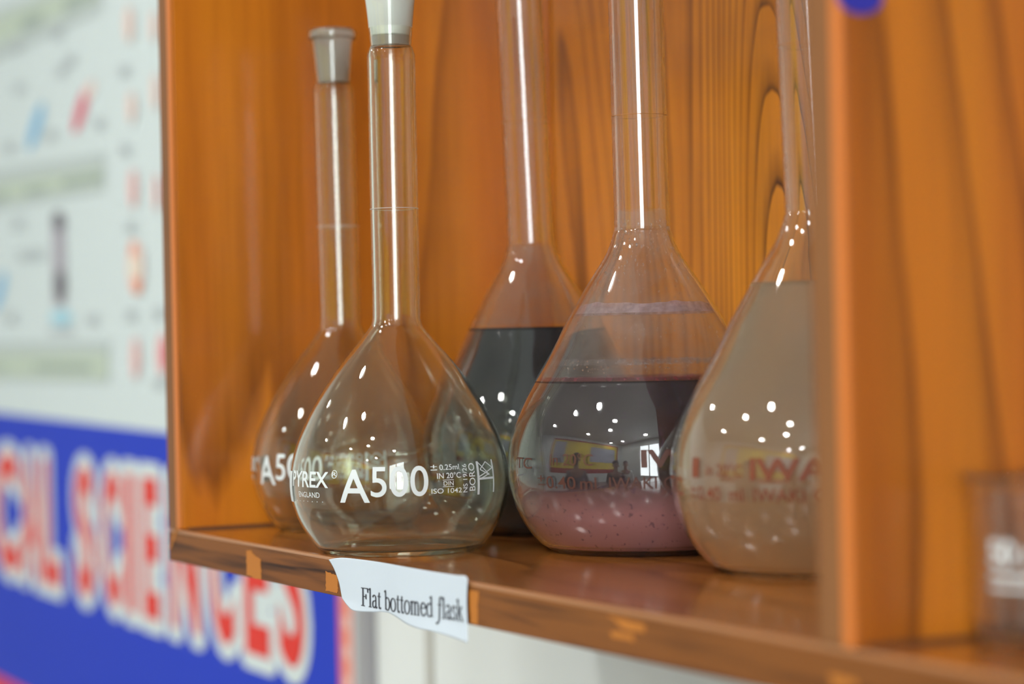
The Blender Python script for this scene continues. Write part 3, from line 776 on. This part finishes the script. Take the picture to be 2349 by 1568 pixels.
# printed diagrams of the white half
cols = {'green': (.52, .62, .52), 'gband': (.50, .58, .58), 'gdark': (.34, .42, .38), 'blue': (.20, .50, .78), 'pale': (.38, .68, .82), 'red': (.72, .10, .17),
        'grey': (.46, .50, .54), 'dark': (.10, .08, .11), 'mid': (.40, .37, .44), 'orange': (.85, .30, .17), 'rose': (.86, .50, .48), 'peach': (.86, .66, .60), 'cream': (.80, .76, .60)}
cn = list(cols); cm = [mat('ink_' + k, v, .55) for k, v in cols.items()]
dp, di_ = [], []
def wp(px, py): q = at(px, py, 1, YW); return (q.x, q.z)
def quad_px(c, *pts): dp.append([wp(*p) for p in pts]); di_.append(cn.index(c))
def oval_px(c, px, py, rx, ry, tilt=0, n=20):
    pts = []
    for i in range(n):
        a = 2 * math.pi * i / n; x, y = rx * math.cos(a), ry * math.sin(a); t = math.radians(tilt)
        pts.append(wp(px + x * math.cos(t) - y * math.sin(t), py + x * math.sin(t) + y * math.cos(t)))
    dp.append(pts); di_.append(cn.index(c))
quad_px('gband', (-150, 80), (235, -70), (235, 25), (-150, 205)); quad_px('green', (-150, 95), (225, -45), (225, 0), (-150, 165))
quad_px('gdark', (150, 0), (225, -32), (225, -8), (150, 32)); quad_px('gdark', (50, 45), (100, 25), (100, 52), (50, 75))
quad_px('gband', (-150, 415), (241, 350), (241, 438), (-150, 505)); quad_px('green', (-150, 445), (238, 383), (238, 422), (-150, 490))
quad_px('gdark', (145, 410), (238, 395), (238, 415), (145, 430)); quad_px('gdark', (60, 432), (110, 424), (110, 440), (60, 450)); quad_px('gdark', (-60, 450), (15, 440), (15, 460), (-60, 470))
quad_px('gband', (-150, 790), (252, 782), (252, 878), (-150, 868)); quad_px('green', (-150, 812), (250, 808), (250, 868), (-150, 860))
quad_px('gdark', (82, 832), (212, 834), (212, 852), (82, 850)); quad_px('gdark', (-50, 838), (12, 838), (12, 850), (-50, 850))
oval_px('blue', 84, 290, 11, 58, 16); oval_px('red', 188, 252, 11, 56, 16); oval_px('peach', 208, 205, 9, 22, 16); oval_px('blue', 0, 668, 10, 48, 14)
oval_px('dark', 136, 508, 15, 24); quad_px('mid', (122, 500), (150, 500), (152, 700), (126, 700)); oval_px('dark', 138, 508, 12, 22); oval_px('dark', 141, 655, 13, 38)
oval_px('pale', 143, 728, 26, 18); quad_px('grey', (115, 752), (172, 752), (172, 764), (115, 764))
for x, y in ((42, 112), (47, 205), (138, 80), (145, 165), (165, 140), (232, 285), (25, 340), (120, 312), (45, 515), (90, 585), (58, 588), (217, 735), (30, 730), (290, 165), (292, 345), (305, 522), (305, 725), (368, 720), (370, 880)):
    for k in range(3): quad_px('grey', (x - 13, y - 12 + 9 * k), (x + 13, y - 14 + 9 * k), (x + 11, y - 10 + 9 * k), (x - 13, y - 8 + 9 * k))
for c, x, y, rx, ry in (('peach', 300, 55, 10, 42), ('peach', 306, 245, 9, 36), ('rose', 310, 432, 9, 45), ('peach', 316, 612, 18, 62), ('orange', 311, 572, 8, 20), ('orange', 320, 655, 10, 20), ('cream', 314, 612, 8, 26),
                        ('rose', 316, 820, 9, 48), ('peach', 358, 60, 8, 35), ('peach', 361, 210, 8, 42), ('rose', 364, 440, 6, 42), ('rose', 378, 812, 13, 48), ('red', 384, 812, 7, 34)):
    oval_px(c, x, y, rx, ry)
flat('printed_diagrams', dp, cm, YW - .0008, ban, mi=di_)['label'] = 'small coloured apparatus drawings and pale green caption bands'
# stack order inside the print: nudge each shape forward a hair
me = [c for c in ban.children if c.name.startswith('printed_diagrams')][0].data
for i, p in enumerate(me.polygons):
    for vi in p.vertices: me.vertices[vi].co.y -= .00002 * i
# thin upright grey strip on the wall under the cabinet
q0 = at(990, 1500, 1, YB)
o = box('wall_strip_1', q0.x - .004, q0.x + .004, YB - .003, YB - .0001, -.9, -.03, mat('grey_wall_strip', (.50, .50, .46), .5)); o['kind'] = 'structure'

# ------------------------------------------------------------------ right bay: beaker, conical flask, blue sticker
b0 = Vector((.742, .075))
def lathe_thing(name, label, cat, loc, prof, m, th=.0012, part='glass_body'):
    t = thing(name, label, cat, loc)
    op = spline(prof, 4); inner = []
    for i, (z, r) in enumerate(op):
        a = op[max(0, i - 1)]; b_ = op[min(len(op) - 1, i + 1)]; dz, dr = b_[0] - a[0], b_[1] - a[1]; l = math.hypot(dz, dr) or 1
        inner.append((z + dr / l * th, max(.001, r - dz / l * th)))
    inner = [(z, r) for z, r in inner if z > .0035]
    lathe(part, [(0, .0008)] + [(r, z) for z, r in op] + [(r, z) for z, r in reversed(inner)] + [(inner[0][1] - .001, .0022), (0, .0022)], m, t, seg=80)
    return t, op
pbk = at(2462, 1500, 2, 0.0)
BK_C = Vector((pbk.x, pbk.y)) + Vector((D.x, D.y)).normalized() * .026
bk, bprof = lathe_thing('beaker', 'small blurred glass beaker with white print, right of the partition panel', 'beaker', (BK_C.x, BK_C.y, 0),
            [(0, .0200), (.001, .0225), (.004, .0240), (.03, .0242), (.0475, .0243), (.0510, .0252), (.0522, .0275), (.0532, .0272)], m_glass1)
wrap([fit(text_mesh('50 ml', .03), -.0210, .001, .026, .034), rect(-.021, .0, .022, .0235), rect(-.021, -.006, .0185, .0195)], bk, bprof, lambda z: (0, 0), m_white, 'printed_marking', .0243)
cf_c = BK_C + Vector((D.x, D.y)).normalized() * .066 + T1 * .010
lathe_thing('conical_flask', 'blurred clear conical flask standing behind the small beaker', 'flask', (cf_c.x, cf_c.y, 0),
            [(0, .030), (.002, .0335), (.006, .0345), (.03, .0290), (.06, .0215), (.085, .0150), (.093, .0130), (.11, .0125), (.118, .0128), (.120, .0155), (.1225, .0150)], m_glass1)
q = at(1972, -8, 0, PX + TH + .0003)
bm = bmesh.new(); bmesh.ops.create_cone(bm, cap_ends=True, segments=24, radius1=.0055, radius2=.0055, depth=.0004, matrix=Matrix.Translation((q.x, q.y, q.z)) @ Matrix.Rotation(math.pi / 2, 4, 'Y') @ Matrix.Diagonal((1, 1.6, 1, 1)))
tag(from_bm('sticker', bm, mat('blue_sticker', (.02, .03, .35), .5)), 'small dark blue sticker at the top of the partition panel', 'sticker')
